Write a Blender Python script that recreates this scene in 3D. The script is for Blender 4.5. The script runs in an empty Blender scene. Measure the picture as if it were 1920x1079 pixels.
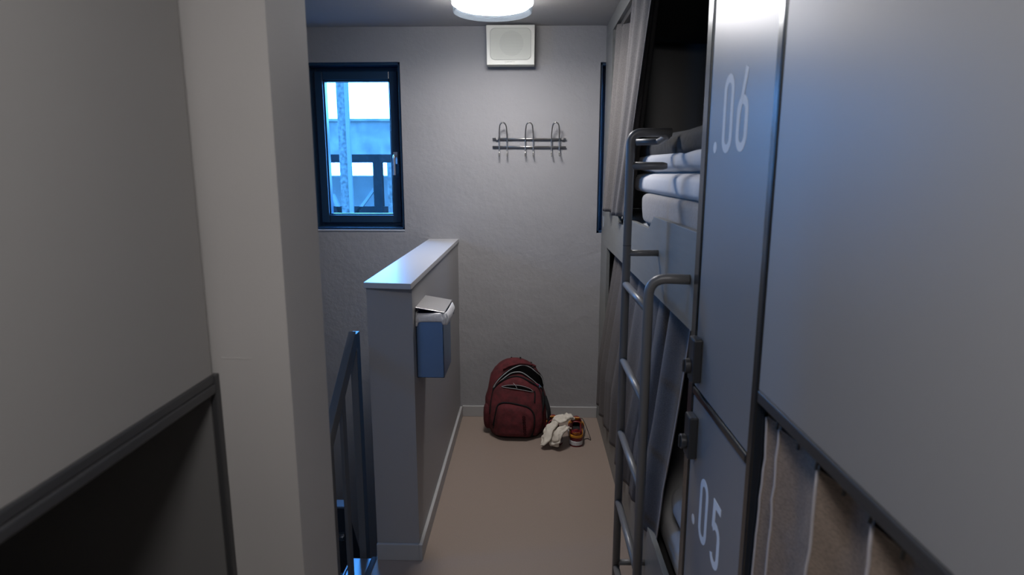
import bpy, bmesh, math, random
from mathutils import Vector, Matrix, noise
random.seed(7)
S = bpy.context.scene
COL = S.collection

# ------------------------------------------------------------------ camera
cam_d = bpy.data.cameras.new('camera')
cam = bpy.data.objects.new('camera', cam_d); COL.objects.link(cam)
S.camera = cam
cam_d.sensor_width = 36.0
cam_d.lens = 36.0 * 1156.4 / 1920.0
cam_d.clip_start = 0.02
cam.location = (0, 0, 1.5)
cam.rotation_euler = (math.pi/2 - 0.185737, 0, 0.0289)
cam_d.dof.use_dof = True
cam_d.dof.focus_distance = 3.1
cam_d.dof.aperture_fstop = 4.0

# ------------------------------------------------------------------ world
W = bpy.data.worlds.new('sky'); S.world = W; W.use_nodes = True
nt = W.node_tree; nt.nodes.clear()
wo = nt.nodes.new('ShaderNodeOutputWorld'); bg = nt.nodes.new('ShaderNodeBackground')
tc = nt.nodes.new('ShaderNodeTexCoord'); sep = nt.nodes.new('ShaderNodeSeparateXYZ')
rmp = nt.nodes.new('ShaderNodeValToRGB')
rmp.color_ramp.elements[0].position = 0.0; rmp.color_ramp.elements[0].color = (0.11, 0.43, 1, 1)
rmp.color_ramp.elements[1].position = 0.6; rmp.color_ramp.elements[1].color = (0.08, 0.39, 1, 1)
nt.links.new(tc.outputs['Generated'], sep.inputs[0]); nt.links.new(sep.outputs['Z'], rmp.inputs[0])
nt.links.new(rmp.outputs[0], bg.inputs[0]); bg.inputs[1].default_value = 29.0
nt.links.new(bg.outputs[0], wo.inputs[0])
# portals help sample the sky through the two real windows
for nm, x0, x1 in (('window_portal', -1.30, -0.74), ('corner_window_portal', 0.39, 0.95), ('stair_window_portal', 1.60, 2.08)):
    a = bpy.data.lights.new(nm, 'AREA'); a.shape = 'RECTANGLE'; a.size = x1-x0; a.size_y = 0.95
    a.cycles.is_portal = True
    o = bpy.data.objects.new(nm, a); COL.objects.link(o)
    o.location = ((x0+x1)/2, 3.91, 1.635); o.rotation_euler = (-math.pi/2, 0, 0)
    if nm[0] == 's': a.size_y = .62; o.location = (-2.48, (x0+x1)/2, 1.73); o.rotation_euler = (-math.pi/2, 0, math.pi/2)

# ------------------------------------------------------------------ exposure
S.view_settings.view_transform = 'Standard'
S.view_settings.look = 'None'
S.view_settings.gamma = 1.0
S.view_settings.use_curve_mapping = False
S.view_settings.exposure = 0.0
LAMP = 66.0          # radiance of the ceiling lamps' diffusers
LAMP_NEAR = 42.0

# ------------------------------------------------------------------ materials
def mat(name, col, rough=0.5, metal=0.0, bump=None, vary=None, spec=0.5, aniso=None, coat=0):
    m = bpy.data.materials.new(name); m.use_nodes = True
    n = m.node_tree; b = n.nodes['Principled BSDF']
    b.inputs['Base Color'].default_value = (*col, 1)
    b.inputs['Roughness'].default_value = rough
    b.inputs['Metallic'].default_value = metal
    b.inputs['Specular IOR Level'].default_value = spec
    if coat: b.inputs['Coat Weight'].default_value = coat
    t = n.nodes.new('ShaderNodeTexCoord')
    if vary:   # (scale, amount, stretch)
        sc, amt = vary[0], vary[1]; st = vary[2] if len(vary) > 2 else (1, 1, 1)
        mp = n.nodes.new('ShaderNodeMapping'); mp.inputs['Scale'].default_value = st
        n.links.new(t.outputs['Object'], mp.inputs[0])
        nz = n.nodes.new('ShaderNodeTexNoise'); nz.inputs['Scale'].default_value = sc
        nz.inputs['Detail'].default_value = 5; n.links.new(mp.outputs[0], nz.inputs['Vector'])
        r = n.nodes.new('ShaderNodeValToRGB')
        r.color_ramp.elements[0].position = .3; r.color_ramp.elements[1].position = .7
        r.color_ramp.elements[0].color = (*[c*(1-amt) for c in col], 1)
        r.color_ramp.elements[1].color = (*[min(1, c*(1+amt)) for c in col], 1)
        n.links.new(nz.outputs['Fac'], r.inputs[0]); n.links.new(r.outputs[0], b.inputs['Base Color'])
    if bump:   # list of (scale, strength, distance, stretch)
        prev = None
        for bb in bump:
            st = bb[3] if len(bb) > 3 else (1, 1, 1)
            mp = n.nodes.new('ShaderNodeMapping'); mp.inputs['Scale'].default_value = st
            n.links.new(t.outputs['Object'], mp.inputs[0])
            nz = n.nodes.new('ShaderNodeTexNoise'); nz.inputs['Scale'].default_value = bb[0]
            nz.inputs['Detail'].default_value = 4; n.links.new(mp.outputs[0], nz.inputs['Vector'])
            bp = n.nodes.new('ShaderNodeBump'); bp.inputs['Strength'].default_value = bb[1]
            bp.inputs['Distance'].default_value = bb[2]
            n.links.new(nz.outputs['Fac'], bp.inputs['Height'])
            if prev: n.links.new(prev.outputs[0], bp.inputs['Normal'])
            prev = bp
        n.links.new(prev.outputs[0], b.inputs['Normal'])
    return m

def emit(name, col, st):
    m = bpy.data.materials.new(name); m.use_nodes = True
    b = m.node_tree.nodes['Principled BSDF']
    b.inputs['Base Color'].default_value = (.8, .8, .8, 1)
    b.inputs['Emission Color'].default_value = (*col, 1); b.inputs['Emission Strength'].default_value = st
    return m

def glass_mat():
    m = bpy.data.materials.new('window_glass'); m.use_nodes = True
    n = m.node_tree; n.nodes.clear()
    o = n.nodes.new('ShaderNodeOutputMaterial'); mx = n.nodes.new('ShaderNodeMixShader')
    tr = n.nodes.new('ShaderNodeBsdfTransparent'); gl = n.nodes.new('ShaderNodeBsdfGlossy')
    tr.inputs[0].default_value = (.9, .95, 1, 1); gl.inputs['Roughness'].default_value = .03
    # scattered specks of dirt and dried drops
    t = n.nodes.new('ShaderNodeTexCoord'); v = n.nodes.new('ShaderNodeTexVoronoi'); v.inputs['Scale'].default_value = 140
    r = n.nodes.new('ShaderNodeValToRGB'); r.color_ramp.elements[0].position = .06; r.color_ramp.elements[1].position = .12
    r.color_ramp.elements[0].color = (1, 1, 1, 1); r.color_ramp.elements[1].color = (0, 0, 0, 1)
    df = n.nodes.new('ShaderNodeBsdfTranslucent'); df.inputs[0].default_value = (.6, .6, .6, 1)
    mx2 = n.nodes.new('ShaderNodeMixShader'); mu = n.nodes.new('ShaderNodeMath'); mu.operation = 'MULTIPLY_ADD'
    mu.inputs[1].default_value = .22; mu.inputs[2].default_value = .006
    n.links.new(t.outputs['Object'], v.inputs['Vector']); n.links.new(v.outputs['Distance'], r.inputs[0])
    n.links.new(r.outputs[0], mu.inputs[0]); n.links.new(mu.outputs[0], mx2.inputs[0])
    mx.inputs[0].default_value = .06
    n.links.new(tr.outputs[0], mx.inputs[1]); n.links.new(gl.outputs[0], mx.inputs[2])
    n.links.new(mx.outputs[0], mx2.inputs[1]); n.links.new(df.outputs[0], mx2.inputs[2])
    n.links.new(mx2.outputs[0], o.inputs[0])
    return m

M = {}
M['plaster'] = mat('painted_plaster', (.285, .281, .286), .75, bump=[(260, .45, .002), (38, .4, .005), (9, .45, .012), (2.5, .3, .02)], vary=(3, .03))
M['ceiling'] = mat('ceiling_paint', (.36, .355, .35), .8, bump=[(160, .4, .002), (12, .25, .006)])
M['column'] = mat('column_paint', (.40, .385, .37), .65, bump=[(120, .2, .001), (7, .25, .004)], vary=(4, .02))
M['halfwall'] = mat('half_wall_paint', (.30, .292, .292), .5, bump=[(300, .15, .001)])
M['cap'] = mat('cap_board', (.42, .42, .43), .32, bump=[(200, .08, .0008)])
M['skirting'] = mat('skirting_paint', (.36, .355, .35), .5)
M['floor'] = mat('beige_vinyl_floor', (.26, .203, .167), .42, bump=[(400, .15, .0006), (60, .08, .001)], vary=(220, .05))
M['panel'] = mat('satin_grey_laminate', (.27, .27, .27), .42, bump=[(500, .05, .0004)], spec=.95)
M['door'] = mat('satin_grey_door', (.20, .202, .205), .36, bump=[(500, .05, .0004)], spec=1.0)
M['panel_left'] = mat('grey_laminate', (.29, .28, .268), .5, bump=[(500, .05, .0004)])
M['board'] = mat('bunk_board', (.165, .168, .16), .42, bump=[(90, .12, .0008, (1, .15, 1))], vary=(60, .06, (1, .1, 1)))
M['dark_board'] = mat('dark_bunk_lining', (.055, .054, .053), .55)
M['grey_lining'] = mat('grey_bunk_lining', (.14, .137, .133), .5)
M['black_alu'] = mat('black_anodised_profile', (.10, .105, .11), .22, .9)
M['dark_alu'] = mat('dark_profile', (.05, .05, .052), .4, .2)
M['tube'] = mat('grey_powder_coat', (.14, .138, .135), .38, bump=[(600, .1, .0004)], spec=.6)
M['steel'] = mat('brushed_steel', (.55, .54, .53), .33, 1.0, bump=[(200, .15, .0005, (1, 1, 30))])
M['satin_steel'] = mat('satin_steel', (.42, .41, .40), .30, 1.0)
M['bin_steel'] = mat('brushed_bin_steel', (.22, .35, .56), .34, 1.0, bump=[(150, .12, .0005, (1, 1, 20))])  # blue reflected cast is put into the steel's base colour
M['rail'] = mat('dark_rail_paint', (.11, .108, .105), .42)
M['stairmetal'] = mat('stair_edge_metal', (.36, .39, .43), .30, .8)
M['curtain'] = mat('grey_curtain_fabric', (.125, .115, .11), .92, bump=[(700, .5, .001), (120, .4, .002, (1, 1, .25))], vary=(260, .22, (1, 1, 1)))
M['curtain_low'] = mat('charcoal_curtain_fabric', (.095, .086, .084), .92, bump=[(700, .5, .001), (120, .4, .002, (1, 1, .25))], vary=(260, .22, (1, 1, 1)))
M['curtain_near'] = mat('taupe_curtain_fabric', (.24, .19, .155), .92, bump=[(500, .5, .001), (60, .5, .003)], vary=(140, .22, (1, 1, 2.5)))
M['seam'] = mat('pale_curtain_seam', (.42, .40, .42), .8, bump=[(500, .4, .001)])
M['sheet'] = mat('white_cotton', (.60, .59, .59), .85, bump=[(40, .25, .004), (500, .15, .0006)])
M['pillow'] = mat('white_pillow_cotton', (.52, .52, .53), .85, bump=[(35, .3, .004)])
M['blanket'] = mat('pale_grey_blanket', (.30, .28, .265), .95, bump=[(300, .5, .001), (25, .3, .005)], vary=(120, .08))
M['dark_blanket'] = mat('dark_grey_blanket', (.032, .031, .030), .95, bump=[(200, .4, .001), (22, .5, .006)], vary=(60, .15))
M['mattress'] = mat('grey_mattress', (.30, .31, .33), .9)
M['white_plastic'] = mat('ivory_plastic', (.62, .62, .56), .42)
M['speaker_grille'] = mat('ivory_grille', (.52, .53, .47), .55, bump=[(260, .5, .001, (.02, 1, 1))])
M['speaker_cone'] = mat('speaker_cone_grille', (.46, .47, .42), .6, bump=[(260, .5, .001, (.02, 1, 1))])
M['speaker_rim'] = mat('speaker_rim', (.40, .41, .36), .5)
M['lamp_body'] = mat('lamp_housing', (.33, .31, .33), .45, .2)
def acrylic():
    m = bpy.data.materials.new('clear_lamp_acrylic'); m.use_nodes = True
    n = m.node_tree; n.nodes.clear(); N = n.nodes.new
    o = N('ShaderNodeOutputMaterial'); tr = N('ShaderNodeBsdfTransparent'); tr.inputs[0].default_value = (.92, .95, .98, 1)
    tl = N('ShaderNodeBsdfTranslucent'); tl.inputs[0].default_value = (.004, .0045, .005, 1)
    df = N('ShaderNodeBsdfDiffuse'); df.inputs[0].default_value = (.022, .026, .030, 1)
    a = N('ShaderNodeAddShader'); mx = N('ShaderNodeMixShader'); mx.inputs[0].default_value = .38
    n.links.new(tl.outputs[0], a.inputs[0]); n.links.new(df.outputs[0], a.inputs[1])
    n.links.new(tr.outputs[0], mx.inputs[1]); n.links.new(a.outputs[0], mx.inputs[2]); n.links.new(mx.outputs[0], o.inputs[0])
    return m
M['lamp_ring'] = acrylic()
M['liner'] = mat('bin_liner_film', (.72, .72, .74), .35, bump=[(70, .8, .004)])
M['winframe'] = mat('anthracite_window_frame', (.012, .036, .075), .30)  # anthracite frame; the blue daylight on it is put into its colour
M['handle'] = mat('window_handle_metal', (.5, .5, .52), .3, .9)
M['lock'] = mat('black_lock', (.03, .031, .033), .40)
M['knob'] = mat('dark_lock_knob', (.07, .07, .072), .35, .5)
M['digit'] = mat('pale_number_paint', (.78, .80, .81), .5, spec=.4)
M['bag'] = mat('burgundy_canvas', (.080, .008, .011), .88, bump=[(350, .6, .0015), (18, .5, .008)], vary=(35, .35))
M['bag_dark'] = mat('black_webbing', (.010, .010, .011), .8, spec=.15)
M['lining'] = mat('black_bag_lining', (.004, .004, .004), .95, spec=.0)  # near-black colour stands in for the shade inside openings
M['zip'] = mat('silver_zip_tape', (.36, .36, .37), .5, .3)
M['logo_red'] = mat('dark_print', (.012, .004, .005), .8, spec=.1)
M['red_leather'] = mat('dark_red_leather', (.16, .008, .012), .45, vary=(20, .15))
M['yellow_leather'] = mat('golden_yellow_leather', (.62, .25, .015), .5)
M['rubber'] = mat('white_rubber', (.52, .51, .52), .55, vary=(30, .1))
M['red_rubber'] = mat('red_rubber', (.14, .012, .018), .6)
M['sock'] = mat('off_white_cotton_knit', (.58, .53, .45), .95, bump=[(600, .5, .001, (1, 1, .3)), (60, .4, .003)], vary=(45, .10))
M['out_steel'] = mat('weathered_steel', (.06, .058, .056), .7, bump=[(20, .4, .01)], vary=(30, .5), spec=.0)
M['out_dark'] = mat('dark_outdoor_steel', (.004, .004, .005), .7, vary=(30, .4), spec=.0)
M['out_concrete'] = mat('weathered_concrete', (.075, .073, .07), .85, vary=(5, .3), spec=.0)
M['out_wall'] = mat('pale_outdoor_cladding', (.055, .055, .055), .8, vary=(3, .15), spec=.0)
M['out_white'] = mat('white_outdoor_paint', (.08, .08, .08), .6, spec=.0)
M['glass'] = glass_mat()
M['stair_dark'] = mat('dark_stair_steel', (.03, .032, .035), .5)

# ------------------------------------------------------------------ helpers
def obj(name, bm, m, parent=None, bevel=0, smooth=False, subsurf=0, solid=0, seg=2):
    me = bpy.data.meshes.new(name); bmesh.ops.recalc_face_normals(bm, faces=bm.faces[:]) ; bm.to_mesh(me); bm.free()
    o = bpy.data.objects.new(name, me); COL.objects.link(o)
    me.materials.append(m)
    if smooth:
        for p in me.polygons: p.use_smooth = True
    if solid:
        md = o.modifiers.new('thick', 'SOLIDIFY'); md.thickness = solid; md.offset = 0
    if bevel:
        md = o.modifiers.new('bevel', 'BEVEL'); md.width = bevel; md.segments = seg; md.limit_method = 'ANGLE'
    if subsurf:
        md = o.modifiers.new('sub', 'SUBSURF'); md.levels = subsurf; md.render_levels = subsurf
    if parent:
        o.parent = parent
        off = Vector((0, 0, 0)); p = parent
        while p: off += p.location; p = p.parent
        o.location = -off
    return o

def tag(o, label, cat, group=None):
    o['label'] = label; o['category'] = cat
    if group: o['group'] = group
    return o
def thing(name, loc, label, cat, group=None):
    o = bpy.data.objects.new(name, None); COL.objects.link(o); o.location = loc
    o.empty_display_size = .05
    return tag(o, label, cat, group)
def struct(name, bm, m, parent=None, **k):
    o = obj(name, bm, m, parent, **k)
    if not parent: o['kind'] = 'structure'
    return o

def B_(): return bmesh.new()
def box(bm, x0, x1, y0, y1, z0, z1):
    v = [bm.verts.new((x, y, z)) for x in (x0, x1) for y in (y0, y1) for z in (z0, z1)]
    for f in ((0, 1, 3, 2), (4, 6, 7, 5), (0, 4, 5, 1), (2, 3, 7, 6), (0, 2, 6, 4), (1, 5, 7, 3)):
        bm.faces.new([v[i] for i in f])
    return bm
def boxes(*bs):
    bm = B_()
    for b in bs: box(bm, *b)
    return bm
def prism(pts, axis, a0, a1, bm=None):
    """extrude polygon pts; axis 'X': pts are (y,z); 'Y': (x,z); 'Z': (x,y)"""
    bm = bm or B_()
    def P(p, a): return {'X': (a, p[0], p[1]), 'Y': (p[0], a, p[1]), 'Z': (p[0], p[1], a)}[axis]
    A = [bm.verts.new(P(p, a0)) for p in pts]; C = [bm.verts.new(P(p, a1)) for p in pts]
    bm.faces.new(A); bm.faces.new(C[::-1])
    n = len(pts)
    for i in range(n): bm.faces.new([A[i], A[(i+1) % n], C[(i+1) % n], C[i]])
    return bm
def tube(pts, r, bm=None, n=12, cap=True, flat=None):
    """sweep a circle (radius r or list) along pts; flat=(fx,fz) squashes the section"""
    bm = bm or B_()
    pts = [Vector(p) for p in pts]; N = len(pts)
    rs = r if isinstance(r, (list, tuple)) else [r]*N
    t0 = (pts[1]-pts[0]).normalized()
    up = Vector((0, 0, 1)) if abs(t0.z) < .9 else Vector((1, 0, 0))
    nrm = (up - t0*up.dot(t0)).normalized()
    rings = []
    for i, p in enumerate(pts):
        t = (pts[min(i+1, N-1)]-pts[max(i-1, 0)]).normalized()
        nrm = (nrm - t*nrm.dot(t)).normalized(); bn = t.cross(nrm)
        rg = []
        for k in range(n):
            a = 2*math.pi*k/n; c, s = math.cos(a)*rs[i], math.sin(a)*rs[i]
            if flat: c *= flat[0]; s *= flat[1]
            rg.append(bm.verts.new(p+nrm*c+bn*s))
        rings.append(rg)
    for i in range(N-1):
        for k in range(n):
            bm.faces.new([rings[i][k], rings[i][(k+1) % n], rings[i+1][(k+1) % n], rings[i+1][k]])
    if cap: bm.faces.new(rings[0][::-1]); bm.faces.new(rings[-1])
    return bm
def arc_path(pts, rad, seg=8):
    """polyline with rounded corners"""
    pts = [Vector(p) for p in pts]; out = [pts[0]]
    for i in range(1, len(pts)-1):
        a, b, c = pts[i-1], pts[i], pts[i+1]
        u = (a-b).normalized(); v = (c-b).normalized()
        ang = u.angle(v); d = min(rad/math.tan(ang/2), (a-b).length*.49, (c-b).length*.49)
        p0, p1 = b+u*d, b+v*d
        for k in range(seg+1):
            t = k/seg; out.append(p0*(1-t)**2+b*2*t*(1-t)+p1*t*t)
    out.append(pts[-1]); return out
def smooth_path(pts, n=6):
    pts = [Vector(p) for p in pts]; out = []
    P = [pts[0]*2-pts[1]]+pts+[pts[-1]*2-pts[-2]]
    for i in range(1, len(P)-2):
        for k in range(n):
            t = k/n; a, b, c, d = P[i-1], P[i], P[i+1], P[i+2]
            out.append(.5*((2*b)+(c-a)*t+(2*a-5*b+4*c-d)*t*t+(3*b-a-3*c+d)*t**3))
    out.append(pts[-1]); return out
def lathe(profile, cx, cy, bm=None, n=64):
    """profile of (r,z) revolved about vertical axis"""
    bm = bm or B_(); rings = []
    for r, z in profile:
        if r < 1e-6: rings.append([bm.verts.new((cx, cy, z))])
        else: rings.append([bm.verts.new((cx+r*math.cos(2*math.pi*k/n), cy+r*math.sin(2*math.pi*k/n), z)) for k in range(n)])
    for a, b in zip(rings, rings[1:]):
        for k in range(n):
            k2 = (k+1) % n
            if len(a) == 1: bm.faces.new([a[0], b[k2], b[k]])
            elif len(b) == 1: bm.faces.new([a[k], a[k2], b[0]])
            else: bm.faces.new([a[k], a[k2], b[k2], b[k]])
    return bm
def cylx(cx, cy, cz, r, x0, x1, bm=None, n=28, axis='X'):
    a = {'X': ((x0, cy, cz), (x1, cy, cz)), 'Y': ((cx, x0, cz), (cx, x1, cz))}[axis]
    return tube(a, r, bm, n)
def grid(nu, nv, f, bm=None):
    bm = bm or B_()
    g = [[bm.verts.new(f(i/nu, j/nv)) for j in range(nv+1)] for i in range(nu+1)]
    for i in range(nu):
        for j in range(nv): bm.faces.new([g[i][j], g[i+1][j], g[i+1][j+1], g[i][j+1]])
    return bm
def sgnpow(c, e): return math.copysign(abs(c)**e, c)
def soft(x0, x1, y0, y1, z0, z1, ex=.35, ez=.6, amp=.006, fr=6, seed=0, nu=56, nv=28, shape=None):
    """rounded cushion: super-ellipsoid with cloth-like noise"""
    bm = B_(); cx, cy, cz = (x0+x1)/2, (y0+y1)/2, (z0+z1)/2
    hx, hy, hz = (x1-x0)/2, (y1-y0)/2, (z1-z0)/2
    rings = []
    for j in range(nv+1):
        ph = -math.pi/2+math.pi*j/nv
        rg = []
        for i in range(nu):
            th = 2*math.pi*i/nu
            cc = sgnpow(math.cos(ph), ez)
            p = Vector((hx*cc*sgnpow(math.cos(th), ex), hy*cc*sgnpow(math.sin(th), ex), hz*sgnpow(math.sin(ph), ez)))
            q = Vector((p.x+cx, p.y+cy, p.z+cz))
            d = noise.noise(q*fr+Vector((seed*7.3, seed, 0)))*amp+noise.noise(q*fr*3+Vector((seed, 3, 1)))*amp*.4
            if p.length > 0: q += p.normalized()*d
            if shape: q = shape(q)
            if j in (0, nv) and i > 0: rg.append(rg[0]); continue
            rg.append(bm.verts.new(q))
        rings.append(rg)
    for j in range(nv):
        for i in range(nu):
            i2 = (i+1) % nu; vs = [rings[j][i], rings[j][i2], rings[j+1][i2], rings[j+1][i]]
            u = []
            for v in vs:
                if v not in u: u.append(v)
            if len(u) > 2: bm.faces.new(u)
    return bm
def ribbon(pts, w, place, bm=None, closed=False):
    """flat stroke of width w following 2-D pts; place(u,v,h) -> 3-D, h = 0 or 1 across thickness"""
    bm = bm or B_(); N = len(pts); A = []
    for i, p in enumerate(pts):
        if closed: a, b = pts[i-1], pts[(i+1) % N]
        else: a, b = pts[max(i-1, 0)], pts[min(i+1, N-1)]
        dx, dy = b[0]-a[0], b[1]-a[1]; L = math.hypot(dx, dy) or 1
        nx, ny = -dy/L*w/2, dx/L*w/2
        A.append([bm.verts.new(place(p[0]+s*nx, p[1]+s*ny, h)) for s, h in ((-1, 0), (1, 0), (1, 1), (-1, 1))])
    rng = range(N) if closed else range(N-1)
    for i in rng:
        a, b = A[i], A[(i+1) % N]
        for k in range(4): bm.faces.new([a[k], a[(k+1) % 4], b[(k+1) % 4], b[k]])
    if not closed: bm.faces.new(A[0]); bm.faces.new(A[-1][::-1])
    return bm
def text_mesh(body, size, xform, extrude=.0006, squeeze=1.0):
    """font outline turned into a plain mesh; xform maps (x,y,z) of the text to the world"""
    c = bpy.data.curves.new('t', 'FONT'); c.body = body; c.size = size; c.extrude = extrude
    c.align_x = 'CENTER'; c.align_y = 'CENTER'
    t = bpy.data.objects.new('t', c); COL.objects.link(t)
    dg = bpy.context.evaluated_depsgraph_get(); me = bpy.data.meshes.new_from_object(t.evaluated_get(dg))
    bm = B_(); bm.from_mesh(me)
    for v in bm.verts: v.co = Vector(xform(v.co.x*squeeze, v.co.y, v.co.z))
    bpy.data.objects.remove(t); bpy.data.meshes.remove(me); return bm

FW = 3.633; CZ = 2.296; BX = .42          # far wall, ceiling, face of the bunks

# ------------------------------------------------------------------ shell
struct('floor', boxes((-.60, BX+1.0, -1.6, FW, -.22, 0)), M['floor'])
struct('floor_lower', boxes((-2.2, -.4, -1.6, FW+.3, -2.6, -2.4)), M['halfwall'])
struct('wall_stairwell', boxes((-.60, -.42, -1.6, FW, -2.4, -.22)), M['plaster'])
struct('ceiling', boxes((-2.2, BX+1.0, -1.6, FW+.01, CZ, CZ+.1)), M['ceiling'])
wx = (-1.296, -.739); wz = (1.160, 2.109); vx = (.391, .95); vz = (1.145, 2.102)
WT = .27
struct('wall_far', boxes((-2.2, wx[0], FW, FW+WT, -2.6, CZ+.1), (wx[0], wx[1], FW, FW+WT, -2.6, wz[0]), (wx[0], wx[1], FW, FW+WT, wz[1], CZ+.1),
    (wx[1], vx[0], FW, FW+WT, -2.6, CZ+.1), (vx[0], vx[1], FW, FW+WT, -2.6, vz[0]), (vx[0], vx[1], FW, FW+WT, vz[1], CZ+.1), (vx[1], BX+1.1, FW, FW+WT, -2.6, CZ+.1)), M['plaster'])
struct('wall_right', boxes((BX+1.0, BX+1.1, -1.6, FW+.1, -.22, CZ+.1)), M['plaster'])
lw = (1.60, 2.08); lz = (1.42, 2.04)
struct('wall_left', boxes((-2.47, -2.2, -1.6, lw[0], -2.6, CZ+.1), (-2.47, -2.2, lw[1], FW+.3, -2.6, CZ+.1), (-2.47, -2.2, lw[0], lw[1], -2.6, lz[0]), (-2.47, -2.2, lw[0], lw[1], lz[1], CZ+.1)), M['plaster'])
struct('wall_near', boxes((-2.3, BX+1.1, -1.7, -1.6, -2.6, CZ+.1)), M['plaster'])
# wall pier with a door-like reveal, left foreground
pier = struct('wall_pier', boxes((-1.50, -.421, 1.03, 1.215, -2.4, CZ)), M['column'])
obj('plaster_crack', tube(smooth_path([(-.542, 1.0302, 1.178), (-.530, 1.0302, 1.176), (-.512, 1.0302, 1.177), (-.498, 1.0302, 1.175), (-.486, 1.0302, 1.177)], 4), [.0011]*16+[.0004], n=6), M['column'], pier)
struct('wall_half', boxes((-.592, -.426, 2.18, FW, -.0, 1.088)), M['halfwall'])
struct('trim_1', prism([(-.597, 2.165), (-.421, 2.140), (-.421, FW), (-.597, FW)], 'Z', 1.088, 1.109), M['cap'], bevel=.0015)
bb = .068
struct('baseboard_far', boxes((-.412, BX-.001, FW-.014, FW, 0, bb)), M['skirting'], bevel=.002)
struct('baseboard_half', boxes((-.426, -.412, 2.166, FW-.014, 0, bb), (-.592, -.426, 2.166, 2.18, 0, bb)), M['skirting'], bevel=.002)

def window(name, x, z, handle):
    b = .083; y0, y1 = FW+.012, FW+.16
    w = struct(name, boxes((x[0], x[0]+.014, y0, FW+WT, z[0], z[1]), (x[1]-.014, x[1], y0, FW+WT, z[0], z[1]),
        (x[0], x[1], y0, FW+WT, z[1]-.014, z[1]), (x[0], x[1], y0, FW+WT, z[0], z[0]+.014)), M['winframe'], bevel=.001)
    e = .014
    def ring(x0, x1, z0, z1, wd, ya, yb):
        return boxes((x0, x0+wd, ya, yb, z0, z1), (x1-wd, x1, ya, yb, z0, z1), (x0+wd, x1-wd, ya, yb, z0, z0+wd), (x0+wd, x1-wd, ya, yb, z1-wd, z1))
    struct('window_frame', ring(x[0]+e, x[1]-e, z[0]+e, z[1]-e, .028, FW+.10, FW+.20), M['winframe'], w, bevel=.003)
    sx0, sx1, sz0, sz1 = x[0]+e+.022, x[1]-e-.022, z[0]+e+.022, z[1]-e-.022
    sash = struct('window_sash', ring(sx0, sx1, sz0, sz1, .047, FW+.085, FW+.16), M['winframe'], w, bevel=.004)
    struct('glazing_bead', ring(sx0+.047, sx1-.047, sz0+.047, sz1-.047, .008, FW+.10, FW+.145), M['winframe'], sash, bevel=.002)
    struct('pane', boxes((sx0+.046, sx1-.046, FW+.120, FW+.124, sz0+.046, sz1-.046)), M['glass'], w)
    if handle:
        hx = sx1-.022; zc = (z[0]+z[1])/2-.055
        bm = boxes((hx-.013, hx+.013, FW+.076, FW+.085, zc-.035, zc+.035))
        tube(arc_path([(hx, FW+.08, zc+.012), (hx, FW+.035, zc+.012), (hx, FW+.035, zc-.10)], .012), .008, bm)
        struct('window_handle', bm, M['handle'], w, bevel=.002)
window('window_1', wx, wz, True)
window('window_2', vx, vz, False)
_before = set(bpy.data.objects)
window('window_3', lw, lz, False)           # built like the others, then turned into the stairwell's left wall
for o in set(bpy.data.objects)-_before:
    for v in o.data.vertices: v.co = Vector((-2.2-(v.co.y-FW), v.co.x, v.co.z))
    o.data.flip_normals()
# sill lip under the left window
struct('trim_2', boxes((wx[0], wx[1], FW-.004, FW+.012, wz[0]-.006, wz[0]+.002)), M['cap'])

# floor edge profile above the stairwell
bm = boxes((-.700, -.600, .9, 2.178, -.22, -.001), (-.700, -.692, .9, 2.178, 0, .006))
struct('trim_3', bm, M['stairmetal'], bevel=.002)
bm = B_(); tube([(-.606, .9, .003), (-.606, 2.178, .003)], .009, bm, 16, flat=(.4, 1.2))
struct('trim_4', bm, M['stairmetal'], smooth=True)

# ------------------------------------------------------------------ outside the windows
def outbox(name, bs, m, label, cat):
    return tag(obj(name, boxes(*bs), m, bevel=.01), label, cat)
post = thing('steel_post', (-1.98, 6.5, -2.0), 'tall weathered steel column outside the left window', 'post')
obj('post_web', boxes((-1.985, -1.897, 6.5, 6.54, -2.5, 4.5)), M['out_steel'], post)
obj('post_flange', boxes((-1.897, -1.860, 6.48, 6.52, -2.5, 4.5)), M['out_white'], post)
outbox('concrete_parapet', [(-7, 3, 9.0, 9.3, 1.74, 2.23), (-7, -6.6, 9.0, 9.3, -2.5, 1.75), (2.6, 3, 9.0, 9.3, -2.5, 1.75), (-7, 3, 8.95, 9.35, 2.20, 2.24)], M['out_concrete'], 'horizontal weathered concrete parapet seen through the left window, below the white sky', 'parapet')
outbox('lower_building', [(-9, 3, 9.8, 12, -2.5, 1.43)], M['out_wall'], 'pale cladded building wall low behind the outdoor railing', 'building')
rl = thing('outdoor_railing', (-1.7, 7.0, -2.0), 'dark steel railing with posts and braces outside the left window', 'railing')
obj('top_beam', boxes((-6, 3, 7.0, 7.1, 1.60, 1.69)), M['out_dark'], rl)
obj('bottom_rail', boxes((-6, 3, 7.0, 7.06, 1.03, 1.11)), M['out_dark'], rl)
obj('railing_post', boxes((-1.76, -1.665, 6.98, 7.08, -2.5, 1.60)), M['out_dark'], rl)
obj('railing_post', boxes((-1.60, -1.55, 6.98, 7.08, -2.5, 1.60)), M['out_steel'], rl)
obj('brace', prism([(-1.74, 1.36), (-1.74, 1.31), (-2.02, .95), (-2.02, 1.0)], 'Y', 7.0, 7.04), M['out_white'], rl)
obj('brace', prism([(-2.26, 1.25), (-2.22, 1.25), (-2.10, .95), (-2.15, .95)], 'Y', 7.0, 7.04), M['out_white'], rl)

struct('ground', boxes((-30, 30, 4.2, 45, -2.6, -2.5)), M['out_concrete'])

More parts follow.
